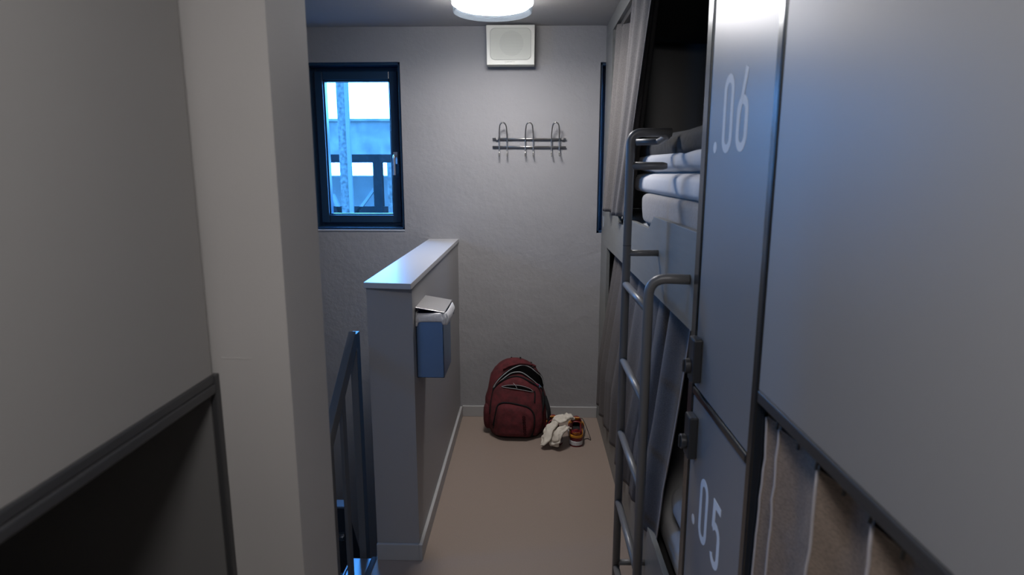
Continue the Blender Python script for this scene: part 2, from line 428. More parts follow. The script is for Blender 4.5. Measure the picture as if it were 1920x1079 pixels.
# ------------------------------------------------------------------ ceiling lamps
def ceiling_lamp(cx, cy, R, st, label):
    t = thing('ceiling_lamp', (cx, cy, CZ), label, 'ceiling lamp', 'round ceiling lamps')
    zb = 2.192
    obj('lamp_housing', lathe([(0, CZ-.001), (R-.002, CZ-.001), (R-.002, zb+.052), (0, zb+.052)], cx, cy), M['lamp_body'], t, smooth=False)
    obj('lamp_ring', lathe([(R, zb+.034), (R-.002, zb+.020), (R-.004, zb), (R-.009, zb-.001), (R-.011, zb+.024), (R-.008, zb+.034)], cx, cy), M['lamp_ring'], t, smooth=False)
    obj('light_diffuser', lathe([(R-.002, zb+.052), (R+.001, zb+.048), (R+.001, zb+.036), (R-.010, zb+.032), (R-.016, zb+.025), (R-.05, zb+.021), (0, zb+.020)], cx, cy), emit('lamp_glow', (1.0, .965, .96), st), t, smooth=False)
    return t
ceiling_lamp(-.170, 2.90, .178, LAMP, 'glowing round ceiling lamp in front of the white wall speaker')
ceiling_lamp(-.08, .05, .178, LAMP_NEAR, 'second round ceiling lamp, above the near bunks')

# ------------------------------------------------------------------ wall speaker
t = thing('wall_speaker', (-.112, FW, 2.165), 'ivory square wall speaker with a round grille below the ceiling', 'speaker')
obj('speaker_housing', prism([(-.244, 2.286), (.022, 2.286), (.020, 2.078), (-.242, 2.078)], 'Y', FW-.075, FW-.001), M['white_plastic'], t, bevel=.003)
def rrect(cx, cz, w, h, r, n=8):
    out = []
    for sx, sz, a0 in ((1, 1, 0), (-1, 1, 90), (-1, -1, 180), (1, -1, 270)):
        for k in range(n+1):
            a = math.radians(a0+90*k/n); out.append((cx+sx*(w/2-r)+r*math.cos(a), cz+sz*(h/2-r)+r*math.sin(a)))
    return out
obj('speaker_grille', prism(rrect(-.111, 2.187, .218, .158, .024), 'Y', FW-.077, FW-.0745), M['speaker_grille'], t)
bm = B_(); ribbon(rrect(-.111, 2.187, .222, .162, .026), .004, lambda u, v, h: (u, FW-.075-.004*h, v), bm, True)
obj('grille_rim', bm, M['speaker_rim'], t)
bm = cylx(-.106, 0, 2.190, .066, FW-.0780, FW-.077, n=48, axis='Y'); obj('cone_grille', bm, M['speaker_cone'], t)
bm = B_()
for k in range(20):
    z = 2.112+k*.008
    box(bm, -.213, -.009, FW-.0786, FW-.0780, z, z+.0022)
obj('grille_slats', bm, M['speaker_grille'], t)
obj('maker_lettering', text_mesh('BOSCH', .013, lambda x, y, z: (x-.108, FW-.0755-z, y+2.0935)), M['speaker_rim'], t)
bm = B_(); ribbon([(-.137+.005*math.cos(a*.3927), 2.0935+.005*math.sin(a*.3927)) for a in range(16)], .0012, lambda u, v, h: (u, FW-.0752-.0008*h, v), bm, True)
obj('maker_emblem', bm, M['speaker_rim'], t)

# ------------------------------------------------------------------ coat rack
t = thing('coat_rack', (-.005, FW, 1.66), 'brushed steel coat rack with three double hooks on the far wall', 'coat rack')
YR = FW-.011
for z in (1.685, 1.641):
    obj('rack_bar', tube([(-.216, YR, z), (.203, YR, z-.002)], .0048), M['satin_steel'], t, smooth=True)
for x in (-.190, .183):
    bm = cylx(x, 0, 1.684, .0045, YR, FW, axis='Y'); cylx(x, 0, 1.684, .0062, YR-.007, YR-.003, bm, axis='Y')
    obj('wall_fixing', bm, M['steel'], t, smooth=False)
for xc in (-.155, -.006, .143):
    h = .0225
    side = lambda s: [(xc+s*h, YR-.030, 1.590), (xc+s*h, YR-.012, 1.604), (xc+s*h, YR-.007, 1.63), (xc+s*h, YR-.007, 1.685), (xc+s*h*.96, YR-.022, 1.72), (xc+s*h*.8, YR-.040, 1.752)]
    top = [(xc-h*.55, YR-.046, 1.765), (xc, YR-.049, 1.772), (xc+h*.55, YR-.046, 1.765)]
    p = smooth_path(side(-1)+top+side(1)[::-1], 5)
    obj('coat_hook', tube(p, .0036, n=10), M['satin_steel'], t, smooth=True)

# ------------------------------------------------------------------ trash bin
t = thing('waste_bin', (-.373, 2.34, .728), 'slim brushed steel waste bin hung on the half wall', 'waste bin')
x0, x1, y0, y1 = -.425, -.322, 2.235, 2.44
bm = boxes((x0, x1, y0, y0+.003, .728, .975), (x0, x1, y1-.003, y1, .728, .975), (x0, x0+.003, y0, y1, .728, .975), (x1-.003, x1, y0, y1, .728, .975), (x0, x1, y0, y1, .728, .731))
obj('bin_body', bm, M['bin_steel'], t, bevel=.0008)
bm = prism([(x0, 1.004), (x0, 1.001), (x1+.006, .982), (x1+.006, .985)], 'Y', y0-.004, y1+.02)
obj('bin_lid', bm, M['steel'], t, bevel=.0008)
obj('lid_hinge', tube([(x0+.004, y0+.02, .994), (x0+.004, y1, .994)], .004), M['steel'], t)
def liner(u, v):
    per = rrect((x0+x1)/2+.003, (y0+y1)/2, x1-x0+.008, y1-y0+.008, .02, 6); n = len(per)
    a = u*n; i = int(a) % n; f = a-int(a); p, q = per[i], per[(i+1) % n]
    x, y = p[0]*(1-f)+q[0]*f, p[1]*(1-f)+q[1]*f
    cx, cy = (x0+x1)/2, (y0+y1)/2; out = Vector((x-cx, (y-cy)*.6)).normalized()
    w = noise.noise(Vector((u*22, v*2, 3)))
    bulge = .003+.013*math.sin(min(1, v)*math.pi*.8)+.005*w*(v > 0)
    drop = .042+.012*noise.noise(Vector((u*9, 7, 1)))+.004*math.sin(u*31)
    X = x+out.x*bulge; 
    if X < x0+.001: X = x0+.001
    return Vector((X, y+out.y*bulge, .982-drop*v + .003*w))
tag(obj('bin_liner', grid(120, 8, liner), M['liner'], smooth=True, solid=.0008), 'crumpled white bag folded over the rim of the steel waste bin', 'bin bag')

# ------------------------------------------------------------------ stair railing
t = thing('stair_railing', (-.655, 2.22, -.02), 'dark blue-grey steel stair railing left of the half wall', 'railing')
obj('end_post', boxes((-.670, -.643, 2.20, 2.25, -.30, .906)), M['rail'], t, bevel=.0015)
sl = .232/.302
def yz(y, off): return (y, .913-(2.167-y)*sl+off)
obj('handrail', prism([yz(2.2, -.02), yz(1.22, -.02), yz(1.22, -.088), yz(2.2, -.088)], 'X', -.670, -.643), M['rail'], t, bevel=.0015)
for y in (2.020, 1.868, 1.716, 1.564):
    z = .913-(2.167-y)*sl-.075
    obj('baluster', boxes((-.664, -.651, y, y+.040, z-1.15, z)), M['rail'], t, bevel=.001)
obj('stringer', prism([(2.30, -.23), (1.22, -.23-1.08*sl), (1.22, -.48-1.08*sl), (2.30, -.48)], 'X', -.69, -.68), M['stair_dark'], t)
sf = thing('steel_stair', (-.9, 2.5, -.6), 'dark steel stair flight dropping into the stairwell', 'stairs')
bm = boxes((-.885, -.835, 2.55, 2.60, -.9, -.006)); obj('stair_support', bm, M['stair_dark'], sf, bevel=.002)
obj('support_cap', boxes((-.887, -.833, 2.545, 2.605, -.006, .004)), M['stairmetal'], sf, bevel=.001)
bm = boxes((-.870, -.842, 2.543, 2.55, -.165, -.13)); tube([(-.853, 2.55, -.15), (-.853, 2.53, -.15)], .009, bm, 6)
obj('bolt', bm, M['steel'], sf)
obj('stringer', prism([(2.60, 0.0), (2.60, -.9), (2.92, -.9), (2.80, -.42)], 'X', -.860, -.845), M['stair_dark'], sf)
for k in range(4):
    y = 2.35-k*.24; z = -.19-k*.185
    obj('tread', boxes((-1.45, -.705, y-.26, y, z-.03, z)), M['stair_dark'], sf, bevel=.002)

# ------------------------------------------------------------------ far bunk bed
YL = 1.535                                              # where the locker starts
bk = thing('bunk_bed', (BX+.5, 2.6, 0), 'grey built-in bunk bed beyond the lockers, with a ladder at its front', 'bunk bed', 'built-in bunk beds')
obj('upper_guard_board', prism([(FW-.002, 1.092), (FW-.002, 1.297), (2.98, 1.298), (2.965, 1.262), (2.80, 1.262), (2.79, 1.300), (2.20, 1.302), (2.115, 1.350), (YL+.02, 1.350), (YL+.02, 1.092)], 'X', BX, BX+.018), M['board'], bk, bevel=.001)
obj('board_sticker', boxes((BX-.0008, BX-.0001, 3.52, 3.57, 1.19, 1.25)), mat('faded_sticker', (.28, .31, .34), .6), bk)
obj('lower_board', prism([(FW-.002, 0), (FW-.002, .268), (2.50, .268), (2.49, .215), (2.37, .215), (2.36, .268), (YL+.02, .268), (YL+.02, 0)], 'X', BX, BX+.018), M['board'], bk, bevel=.001)
obj('fascia', boxes((BX, BX+.018, YL+.02, FW-.002, 2.215, CZ-.001)), M['board'], bk, bevel=.001)
obj('front_post', boxes((BX+.0005, BX+.0175, 3.36, FW-.002, .268, 1.092), (BX+.0005, BX+.0175, 3.36, FW-.002, 1.297, 2.215)), M['board'], bk)
obj('end_panel', boxes((BX+.018, 1.40, FW-.03, FW-.004, .02, CZ-.002)), M['grey_lining'], bk)
obj('back_panel', boxes((1.385, 1.415, YL+.03, FW-.03, .02, CZ-.002)), M['dark_board'], bk)
obj('top_panel', boxes((BX+.018, 1.385, YL+.03, FW-.03, 2.19, 2.215)), M['dark_board'], bk)
obj('slat_base', boxes((BX+.018, 1.385, YL+.03, FW-.03, 1.095, 1.125)), M['dark_board'], bk)
obj('slat_base', boxes((BX+.018, 1.385, YL+.03, FW-.03, .12, .15)), M['dark_board'], bk)
obj('curtain_track', boxes((BX+.022, BX+.040, YL+.03, 3.58, 2.200, 2.2135)), M['satin_steel'], bk)
obj('curtain_track', boxes((BX+.022, BX+.040, YL+.03, 3.36, 1.080, 1.0935)), M['dark_alu'], bk)

# mattress, bedding of the upper berth
tag(obj('mattress', soft(BX+.03, 1.37, YL+.06, 3.58, 1.128, 1.305, .12, .25, .003, 5, 1), M['mattress'], smooth=True), 'grey mattress on the upper berth of the far bunk', 'mattress')
tag(obj('folded_blanket', soft(BX+.022, 1.02, YL+.03, 2.58, 1.290, 1.425, .14, .30, .022, 7, 4, 90, 40), M['blanket'], smooth=True), 'wrinkled pale grey folded blanket under the white duvet on the upper berth', 'blanket')
tag(obj('folded_duvet', soft(BX+.024, 1.05, YL+.03, 2.82, 1.405, 1.503, .16, .5, .012, 6, 9, 90, 36), M['sheet'], smooth=True), 'plump white folded duvet between blanket and pillow on the upper berth', 'duvet')
tag(obj('pillow', soft(BX+.035, 1.0, YL+.04, 2.86, 1.485, 1.585, .3, .65, .012, 5, 12, 80, 36), M['pillow'], smooth=True), 'white pillow on top of the folded duvet', 'pillow')
tag(obj('dark_blanket', soft(BX+.040, 1.05, YL+.04, 3.08, 1.525, 1.648, .3, .6, .024, 8, 15, 80, 36), M['dark_blanket'], smooth=True), 'dark grey blanket bundled on top of the upper bunk pillow', 'blanket')
# lower berth
tag(obj('mattress', soft(BX+.060, 1.37, YL+.04, 3.56, .155, .335, .12, .45, .004, 5, 2), M['sheet'], smooth=True), 'white sheeted mattress on the lower berth of the far bunk', 'mattress')
tag(obj('pillow', soft(BX+.06, .95, YL+.05, 2.02, .335, .47, .45, .75, .01, 5, 22, 60, 30), M['pillow'], smooth=True), 'pale pillow on the lower berth beside the numbered locker', 'pillow')

# ------------------------------------------------------------------ curtains
def curtain(name, ya, yb, z0, z1, X, m, label, fn=None, *, amp=.018, folds=7, group='bunk curtains', seed=0, nu=260, nv=46, tagit=True, seams=None):
    """ya(z) near edge, yb(z) far edge, X(y,z)"""
    def f(u, v):
        zt = z1(u) if callable(z1) else z1; zb = z0(u) if callable(z0) else z0
        z = zt*(1-v)+zb*v
        a, b = ya(z), yb(z); y = a+(b-a)*u
        g = noise.noise(Vector((u*folds*.6+seed, v*.5, seed)))*1.6
        ph = u*folds*2*math.pi+g*1.8
        A = amp*(.75+.5*noise.noise(Vector((u*4, v*1.2, seed+5))))
        w = math.sin(ph)*A+math.sin(ph*2.3+1.3)*A*.22*(.4+v)
        if fn: return Vector((X(y, z)+fn(u, v), y, z))
        return Vector((X(y, z)+w, y+math.cos(ph)*A*.5*(0 if u < .005 or u > .995 else 1), z))
    o = obj(name, grid(nu, nv, f), m, smooth=True, solid=.0022)
    if tagit: tag(o, label, 'curtain', group)
    # hem seams along chosen u
    for su in (seams or []):
        bm = tube([f(su, k/40)+Vector((-.0022, 0, 0)) for k in range(41)], .0022, n=6)
        obj('seam', bm, M['seam'], o, smooth=True)
    return o, f
lin = lambda a, b, t: a+(b-a)*max(0, min(1, t))
def bold(u, v):
    g = .35*noise.noise(Vector((u*3, v*1.1, 2)))
    big = .034*math.cos((u*2.3+.10*v+g*.35)*2*math.pi)
    fine = .008*math.sin((u*15+g*2)*2*math.pi)*(.3+.9*u)
    return -big*.9+fine-.004
curtain('bunk_curtain', lambda z: lin(2.28, 2.62, (2.2-z)/.9), lambda z: 3.34, 1.300, 2.205,
        lambda y, z: lin(.462, .418, (2.2-z)/.9), M['curtain'],
        'grey curtain bunched on the upper berth of the far bunk', bold, amp=.0, folds=5, group=None, seed=3, nu=360, nv=50)
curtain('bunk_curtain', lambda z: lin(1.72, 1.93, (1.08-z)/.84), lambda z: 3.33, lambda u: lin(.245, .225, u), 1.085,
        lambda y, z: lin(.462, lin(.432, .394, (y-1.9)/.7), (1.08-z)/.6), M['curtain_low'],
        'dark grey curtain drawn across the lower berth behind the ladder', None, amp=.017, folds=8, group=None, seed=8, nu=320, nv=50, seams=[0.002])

# ------------------------------------------------------------------ ladder
LX, LY1, LY2, LR = .318, 2.018, 1.625, .0135
ld = thing('bunk_ladder', (LX, 1.82, 0), 'grey tubular steel ladder with grab handles fixed to the far bunk', 'ladder')
bm = tube(arc_path([(LX, LY1, 0.0), (LX, LY1, 1.622), (LX+.128, LY1, 1.622)], .038), LR, n=20)
obj('ladder_rail', bm, M['tube'], ld, smooth=True)
bm = tube(arc_path([(LX, LY2, 0.0), (LX, LY2, 1.222), (BX-.001, LY2-.02, 1.222)], .05), LR, n=20)
obj('ladder_rail', bm, M['tube'], ld, smooth=True)
for z in (1.135, .873, .615, .353, .097):
    obj('rung', tube([(LX, LY1, z), (LX, LY2, z)], .0115, n=16), M['tube'], ld, smooth=True)
obj('grab_handle', tube(arc_path([(LX+.09, LY1, 1.622), (LX+.118, LY1-.0, 1.612), (LX+.11, LY1+.10, 1.598), (LX+.04, LY1+.13, 1.598)], .02), .011, n=14), M['tube'], ld, smooth=True)
obj('grab_handle', tube([(LX, LY1, 1.518), (LX+.105, LY1, 1.518), (LX+.118, LY1, 1.518)], [.0125, .0125, .009], n=16), M['tube'], ld, smooth=True)
for z in (1.238, .112):
    obj('standoff', tube([(LX, LY1, z), (BX-.0005, LY1, z)], .0105, n=16), M['tube'], ld, smooth=True)
obj('joint_ring', tube([(LX, LY1, 1.262), (LX, LY1, 1.264)], LR+.0004, n=20), M['dark_alu'], ld)

# ------------------------------------------------------------------ lockers
lk = thing('locker', (BX+.3, 1.32, 0), 'tall grey two-door locker between the two right bunks, doors marked with numbers', 'locker')
obj('locker_body', boxes((BX+.024, BX+.62, 1.118, YL-.004, 0.02, CZ-.002)), M['dark_board'], lk)
obj('edge_profile', boxes((BX-.004, BX+.022, YL-.026, YL+.018, 0, CZ-.001)), M['black_alu'], lk, bevel=.004)
obj('edge_profile', boxes((BX-.003, BX+.022, 1.090, 1.117, 0, CZ-.001)), M['black_alu'], lk, bevel=.004)
obj('divider_bar', boxes((BX-.004, BX+.022, 1.1175, YL-.0265, .945, .965)), M['black_alu'], lk, bevel=.004)
def stadium(cx, cz, hw, zl, zh, n=10):
    out = []
    for k in range(n+1): a = math.pi*k/n; out.append((cx+hw*math.cos(a), zh-hw+hw*math.sin(a)*1.0))
    for k in range(n+1): a = math.pi+math.pi*k/n; out.append((cx+hw*math.cos(a), zl+hw+hw*math.sin(a)))
    return out
def digits(which, parent, zb):
    pl = lambda u, v, h: (BX-.0001-.0004*h, 1.465-u, zb+v)     # u grows towards the viewer
    w = .018; H = .160
    bm = B_(); ribbon([(.016+.0065*math.cos(a*.39), .013+.0065*math.sin(a*.39)) for a in range(16)], .013, pl, bm, True)
    ribbon(stadium(.096, 0, .024, .007, H-.007), w, pl, bm, True)
    if which == '6':
        ribbon(stadium(.188, 0, .024, .007, .100), w, pl, bm, True)
        ribbon([(.165, .055), (.168, .074), (.184, .112), (.203, .160)], w*.95, lambda u, v, h: (BX-.0001-.0006*h, 1.465-u, zb+v), bm)
    else:
        p = [(.222, .150), (.172, .150), (.170, .092)]
        pk = lambda e: (lambda u, v, h: (BX-.0001-(.0004+e)*h, 1.465-u, zb+v))
        ribbon(p[:2], w, pk(.0002), bm); ribbon([(.179, .158), (.176, .088)], w, pk(.0004), bm)
        q = [(.171, .088), (.182, .098)]+[(.194+.022*math.cos(a), .079+.022*math.sin(a)) for a in [math.radians(x) for x in (100, 75, 50, 25, 0)]]
        q += [(.216, .031)]+[(.193+.023*math.cos(a), .031+.024*math.sin(a)) for a in [math.radians(x) for x in (-20, -45, -70, -95, -120, -145, -165)]]
        ribbon(q, w, pl, bm)
    obj('door_number', bm, M['digit'], parent)
for z0, z1, which, zn, zl in ((.968, CZ-.004, '6', 1.541, 1.045), (.012, .942, '5', .616, .845)):
    d = obj('locker_door', boxes((BX, BX+.02, 1.119, YL-.028, z0, z1)), M['door'], lk, bevel=.0012)
    digits(which, d, zn)
    lo = obj('lock', boxes((BX-.022, BX-.0001, 1.450, 1.500, zl-.055, zl+.055)), M['lock'], d, bevel=.004)
    bm = cylx(0, 1.480, zl-.018, .019, BX-.036, BX-.022); box(bm, BX-.040, BX-.036, 1.477, 1.483, zl-.034, zl-.002)
    obj('lock_knob', bm, M['knob'], lk, bevel=.002)

# ------------------------------------------------------------------ near right bunk
nb = thing('bunk_bed', (BX+.5, 0, 0), 'grey panelled bunk bed in the right foreground, curtain below its large panel', 'bunk bed', 'built-in bunk beds')
obj('privacy_panel', boxes((BX, BX+.018, -1.2, 1.086, 1.108, CZ-.001)), M['panel'], nb, bevel=.001)
obj('edge_profile', boxes((BX-.002, BX+.022, -1.2, 1.087, 1.084, 1.107)), M['dark_alu'], nb, bevel=.003)
obj('curtain_track', boxes((BX+.022, BX+.045, -1.2, 1.07, 1.078, 1.10)), M['dark_alu'], nb, bevel=.002)
obj('end_panel', boxes((BX+.0225, 1.40, 1.094, 1.115, .0, 1.083)), M['board'], nb)
obj('back_panel', boxes((1.385, 1.415, -1.2, 1.06, .0, CZ-.002)), M['dark_board'], nb)
obj('lower_board', boxes((BX, BX+.018, -1.2, 1.088, 0, .27)), M['board'], nb)
obj('slat_base', boxes((BX+.018, 1.385, -1.2, 1.06, 1.10, 1.13)), M['dark_board'], nb)
obj('end_panel', boxes((BX+.0, 1.40, -1.225, -1.2, .0, CZ-.002)), M['dark_board'], nb)
ntop = lambda u: 1.048-.010*abs(math.sin(u*34))
cu, cf = curtain('bunk_curtain', lambda z: 1.015, lambda z: -.55, .262, 1.045, lambda y, z: .463, M['curtain_near'],
        'taupe curtain with pale seams hanging under the large right foreground panel', None, amp=.0, folds=9, group=None, seed=21, nu=10, nv=10)
bpy.data.objects.remove(cu)
# flatter panels of cloth between sharp seam folds
SEAMS = [0, .057]+[.057+.150*k for k in range(1, 10)]
def near_f(u, v):
    s_ = u*SEAMS[-1]; y = 1.084-s_; z = 1.056*(1-v)+.262*v
    k = max(i for i in range(len(SEAMS)-1) if SEAMS[i] <= s_+1e-9); fr = (s_-SEAMS[k])/(SEAMS[k+1]-SEAMS[k])
    bulge = math.sin(fr*math.pi)**.8; big = min(1, (SEAMS[k+1]-SEAMS[k])/.12)
    q = max(0, 1-abs(v-.15)*5); wr = .004*noise.noise(Vector((y*20, z*55, 4)))*q
    x = .437+.026*big*bulge*(1-.5*v)+.005*noise.noise(Vector((y*7, z*3, 4)))+wr
    z -= .012*bulge*big*(1-v)
    return Vector((x, y, z))
cn = tag(obj('bunk_curtain', grid(420, 50, near_f), M['curtain_near'], smooth=True, solid=.002), 'taupe curtain with pale seams hanging under the large right foreground panel', 'curtain')
for k in range(0, 9):
    u = SEAMS[k]/SEAMS[-1]+.0004
    obj('seam', tube([near_f(min(u, 1), j/30)+Vector((-.0015, 0, 0)) for j in range(31)], .0026, n=8), M['seam'], cn, smooth=True)
obj('hem', tube([near_f(j/300, 0) for j in range(301)], .0022, n=6), M['curtain_near'], cn, smooth=True)
for k in range(0, 18):
    y = 1.060-k*.075
    p = near_f((1.084-y)/SEAMS[-1], 0)
    obj('curtain_hook', tube([(p.x, p.y, 1.077), (p.x-.002, p.y, 1.062), (p.x-.003, p.y+.003, p.z-.008)], .0028, n=6), M['rail'], cn)

# ------------------------------------------------------------------ left foreground bunk
PX = -.552
lb = thing('bunk_bed', (PX-.45, 0, 0), 'grey panelled bunk bed in the left foreground, dark open berth below', 'bunk bed', 'built-in bunk beds')
obj('privacy_panel', boxes((PX-.018, PX, -1.2, 1.012, 1.152, CZ-.001)), M['panel_left'], lb, bevel=.001)
obj('edge_profile', boxes((PX-.026, PX+.004, -1.2, 1.014, 1.118, 1.135), (PX-.020, PX+.002, -1.2, 1.014, 1.135, 1.152)), M['dark_alu'], lb, bevel=.003)
obj('corner_profile', boxes((PX-.007, PX+.004, 1.014, 1.0299, 0, 1.150)), M['dark_alu'], lb, bevel=.002)
obj('end_panel', boxes((-1.47, PX-.0075, 1.012, 1.0295, .0, 1.116)), M['grey_lining'], lb)
obj('slat_base', boxes((-1.47, PX-.026, -1.2, 1.004, 1.10, 1.14)), M['dark_board'], lb)
obj('back_panel', boxes((-1.50, -1.47, -1.2, 1.028, -.2, CZ-.002)), M['dark_board'], lb)
obj('lower_board', boxes((PX-.02, PX, -1.2, 1.012, -.0, .27)), M['panel_left'], lb)
obj('end_panel', boxes((-1.47, PX, -1.225, -1.2, -.0, CZ-.002)), M['dark_board'], lb)
obj('slat_base', boxes((-1.47, PX-.02, -1.2, 1.004, .0, .15)), M['dark_board'], lb)

# ------------------------------------------------------------------ backpack
bp = thing('backpack', (-.07, 3.42, 0), 'burgundy backpack with unzipped top leaning on the far wall', 'backpack')
PROF = [(0, .130, .070), (.010, .150, .090), (.04, .166, .105), (.10, .178, .112), (.15, .182, .112), (.20, .178, .108), (.25, .166, .100), (.30, .157, .090), (.35, .144, .077), (.39, .122, .062), (.42, .092, .046), (.438, .058, .030), (.446, .02, .012)]
def prof(z):
    for (z0, w0, d0), (z1, w1, d1) in zip(PROF, PROF[1:]):
        if z <= z1:
            t = (z-z0)/(z1-z0); return w0+(w1-w0)*t, d0+(d1-d0)*t
    return PROF[-1][1:]
def bcx(z): return -.072-.012*(z/.45)
def bcy(z): return 3.405+.10*(z/.45)
NN = 2.7
def front(x, z, off=0):
    w, d = prof(z); w += .0001
    r = min(1, abs(x-bcx(z))/w)
    return bcy(z)-d*(1-r**NN)**(1/NN)-off
bm = B_(); rings = []
for z in [0, .004, .012]+[.03+i*.0133 for i in range(31)]+[.4395, .4435, .446]:
    w, d = prof(z); rg = []
    for k in range(72):
        a = 2*math.pi*k/72; x = w*sgnpow(math.cos(a), 2/NN); y = d*sgnpow(math.sin(a), 2/NN)
        n = 1+.03*noise.noise(Vector((x*14, y*14, z*12)))
        rg.append(bm.verts.new((bcx(z)+x*n, bcy(z)+(y*n if y < 0 else y*.75), z)))
    rings.append(rg)
for a, b in zip(rings, rings[1:]):
    for k in range(72): bm.faces.new([a[k], a[(k+1) % 72], b[(k+1) % 72], b[k]])
bm.faces.new(rings[0]); bm.faces.new(rings[-1])
obj('bag_body', bm, M['bag'], bp, smooth=True)
def bulge_panel(top, base, off, name, m, zmin=.02, nu=40, nv=24, edge=.14):
    """a padded compartment: 'top' gives the (x,z) outline of its upper edge, it stands off from the bag's front"""
    T = [(p.x, p.z) for p in smooth_path([(x, 0, z) for x, z in top], 8)]
    def f(u, v):
        i = u*(len(T)-1); k = min(int(i), len(T)-2); t = i-k
        x = T[k][0]*(1-t)+T[k+1][0]*t; zt = T[k][1]*(1-t)+T[k+1][1]*t
        bx = base[0]+(base[1]-base[0])*u
        z = zt+(zmin-zt)*v; xx = x+(bx-x)*v
        e = min(u, 1-u, v*1.0, (1-v)*1.2)/edge; e = max(0, min(1, e)); e = math.sin(e*math.pi/2)**.7
        o = off*e+.004*e*noise.noise(Vector((xx*18, z*18, off*50)))
        return Vector((xx, front(xx, z, o+.0005), z))
    return obj(name, grid(nu, nv, f), m, bp, smooth=True), f
p2 = [(-.226, .06), (-.222, .16), (-.212, .262), (-.185, .322), (-.135, .354), (-.070, .364), (-.015, .352), (.035, .322), (.062, .284), (.078, .2), (.082, .10), (.078, .05)]
fp, ff = bulge_panel(p2, (-.20, .055), .026, 'front_compartment', M['bag'], .012, 64, 26, .10)
def front2(x, z, off=0):      # surface of the front compartment
    cx = -.072; w = .150; r = min(1, abs(x-cx)/w)
    zt = max(0, min(1, (.366-z)/.05))
    return front(x, z, off + .026*min(1, (1-r**4))*math.sin(zt*math.pi/2))
# lower pocket
lowz = [(-.200, .060), (-.190, .142), (-.180, .189), (-.159, .211), (-.119, .217), (-.069, .209), (-.015, .195), (.015, .171), (.031, .134), (.030, .081), (.016, .020)]
T = [(p.x, p.z) for p in smooth_path([(x, 0, z) for x, z in lowz], 8)]
def lowf(u, v):
    i = u*(len(T)-1); k = min(int(i), len(T)-2); t = i-k
    x = T[k][0]*(1-t)+T[k+1][0]*t; zt = T[k][1]*(1-t)+T[k+1][1]*t
    bx = -.190+.20*u; z = zt+(.018-zt)*v; xx = x+(bx-x)*v
    e = max(0, min(1, min(u, 1-u, v, (1-v)*1.5)/.18)); e = math.sin(e*math.pi/2)**.7
    return Vector((xx, front2(xx, z, .002+.020*e+.003*e*noise.noise(Vector((xx*22, z*22, 9)))), z))
lp = obj('lower_pocket', grid(56, 24, lowf), M['bag'], bp, smooth=True)
def on(fn, pts, r, name, m, off, par=bp, n=8, flat=None):
    P = smooth_path([(x, 0, z) for x, z in pts], 6)
    return obj(name, tube([(p.x, fn(p.x, p.z, off), p.z) for p in P], r, n=n, flat=flat), m, par, smooth=True)
ztop = [(-.209, .288), (-.172, .343), (-.121, .388), (-.071, .413), (-.031, .418), (.009, .403), (.050, .365), (.077, .325), (.086, .285)]
zbot = [(-.209, .284), (-.162, .335), (-.111, .375), (-.071, .385), (-.036, .380), (.010, .348), (.045, .314), (.070, .288), (.083, .252)]
A = smooth_path([(x, 0, z) for x, z in ztop], 8); Bq = smooth_path([(x, 0, z) for x, z in zbot], 8)
def mouth(u, v):
    i = u*(len(A)-1); k = min(int(i), len(A)-2); t = i-k
    a = A[k].lerp(A[k+1], t); b = Bq[k].lerp(Bq[k+1], t); p = a.lerp(b, v)
    return Vector((p.x, front(p.x, p.z, .004-.0*math.sin(v*math.pi)), p.z))
obj('bag_opening', grid(60, 6, mouth), M['lining'], bp, smooth=True)  # flat sheet on the front, painted as the shaded depth of the mouth
on(front, ztop, .0024, 'zip', M['zip'], .006); on(front, zbot, .0024, 'zip', M['zip'], .008)
on(front, [(x, z+.004) for x, z in ztop], .0035, 'zip_tape', M['bag_dark'], .003)
on(front, [(x, z-.005) for x, z in zbot], .0040, 'zip_tape', M['bag_dark'], .005)
on(front2, [(x+.006*(x < -.07)-.006*(x > -.07), z-.004) for x, z in p2[1:-1]], .0058, 'compartment_zip', M['bag_dark'], .001)
on(front2, lowz, .0050, 'pocket_zip', M['bag_dark'], .008)
slt = [(-.157, .309), (-.119, .318), (-.075, .319), (-.035, .313), (.005, .297), (.024, .279)]
slb = [(-.157, .307), (-.114, .302), (-.065, .296), (-.015, .286), (.024, .274)]
A2 = smooth_path([(x, 0, z) for x, z in slt], 8); B2 = smooth_path([(x, 0, z) for x, z in slb], 10)
def slit(u, v):
    a = A2[min(int(u*(len(A2)-1)), len(A2)-1)]; b = B2[min(int(u*(len(B2)-1)), len(B2)-1)]; p = a.lerp(b, v)
    return Vector((p.x, front2(p.x, p.z, .003), p.z))
obj('pocket_opening', grid(36, 4, slit), M['lining'], bp, smooth=True)  # shaded depth of the slit, painted as a dark sheet
on(front2, slt, .0015, 'zip', M['zip'], .004); on(front2, slb, .0015, 'zip', M['zip'], .005)
on(front2, [(-.090, .332), (-.078, .320), (-.068, .303)], .0011, 'zip_puller', M['zip'], .010)
on(front2, [(.030, .280), (.034, .262), (.033, .225), (.033, .212)], .0045, 'zip_puller', M['bag_dark'], .006)
on(front2, [(-.181, .190), (-.186, .160), (-.196, .120), (-.206, .075)], .0030, 'zip_puller', M['bag_dark'], .014)
on(front, [(-.150, .400), (-.113, .417), (-.057, .428), (-.006, .422), (.040, .400)], .0065, 'grab_loop', M['bag'], .012)
on(front, [(-.150, .394), (-.113, .410), (-.057, .420), (-.006, .414), (.040, .394)], .0032, 'grab_loop_edge', M['bag_dark'], .006)
for x in (-.105, -.052): obj('strap_anchor', boxes((x-.005, x+.005, bcy(.44)-.012, bcy(.44)+.03, .434, .444)), M['bag_dark'], bp, bevel=.002)
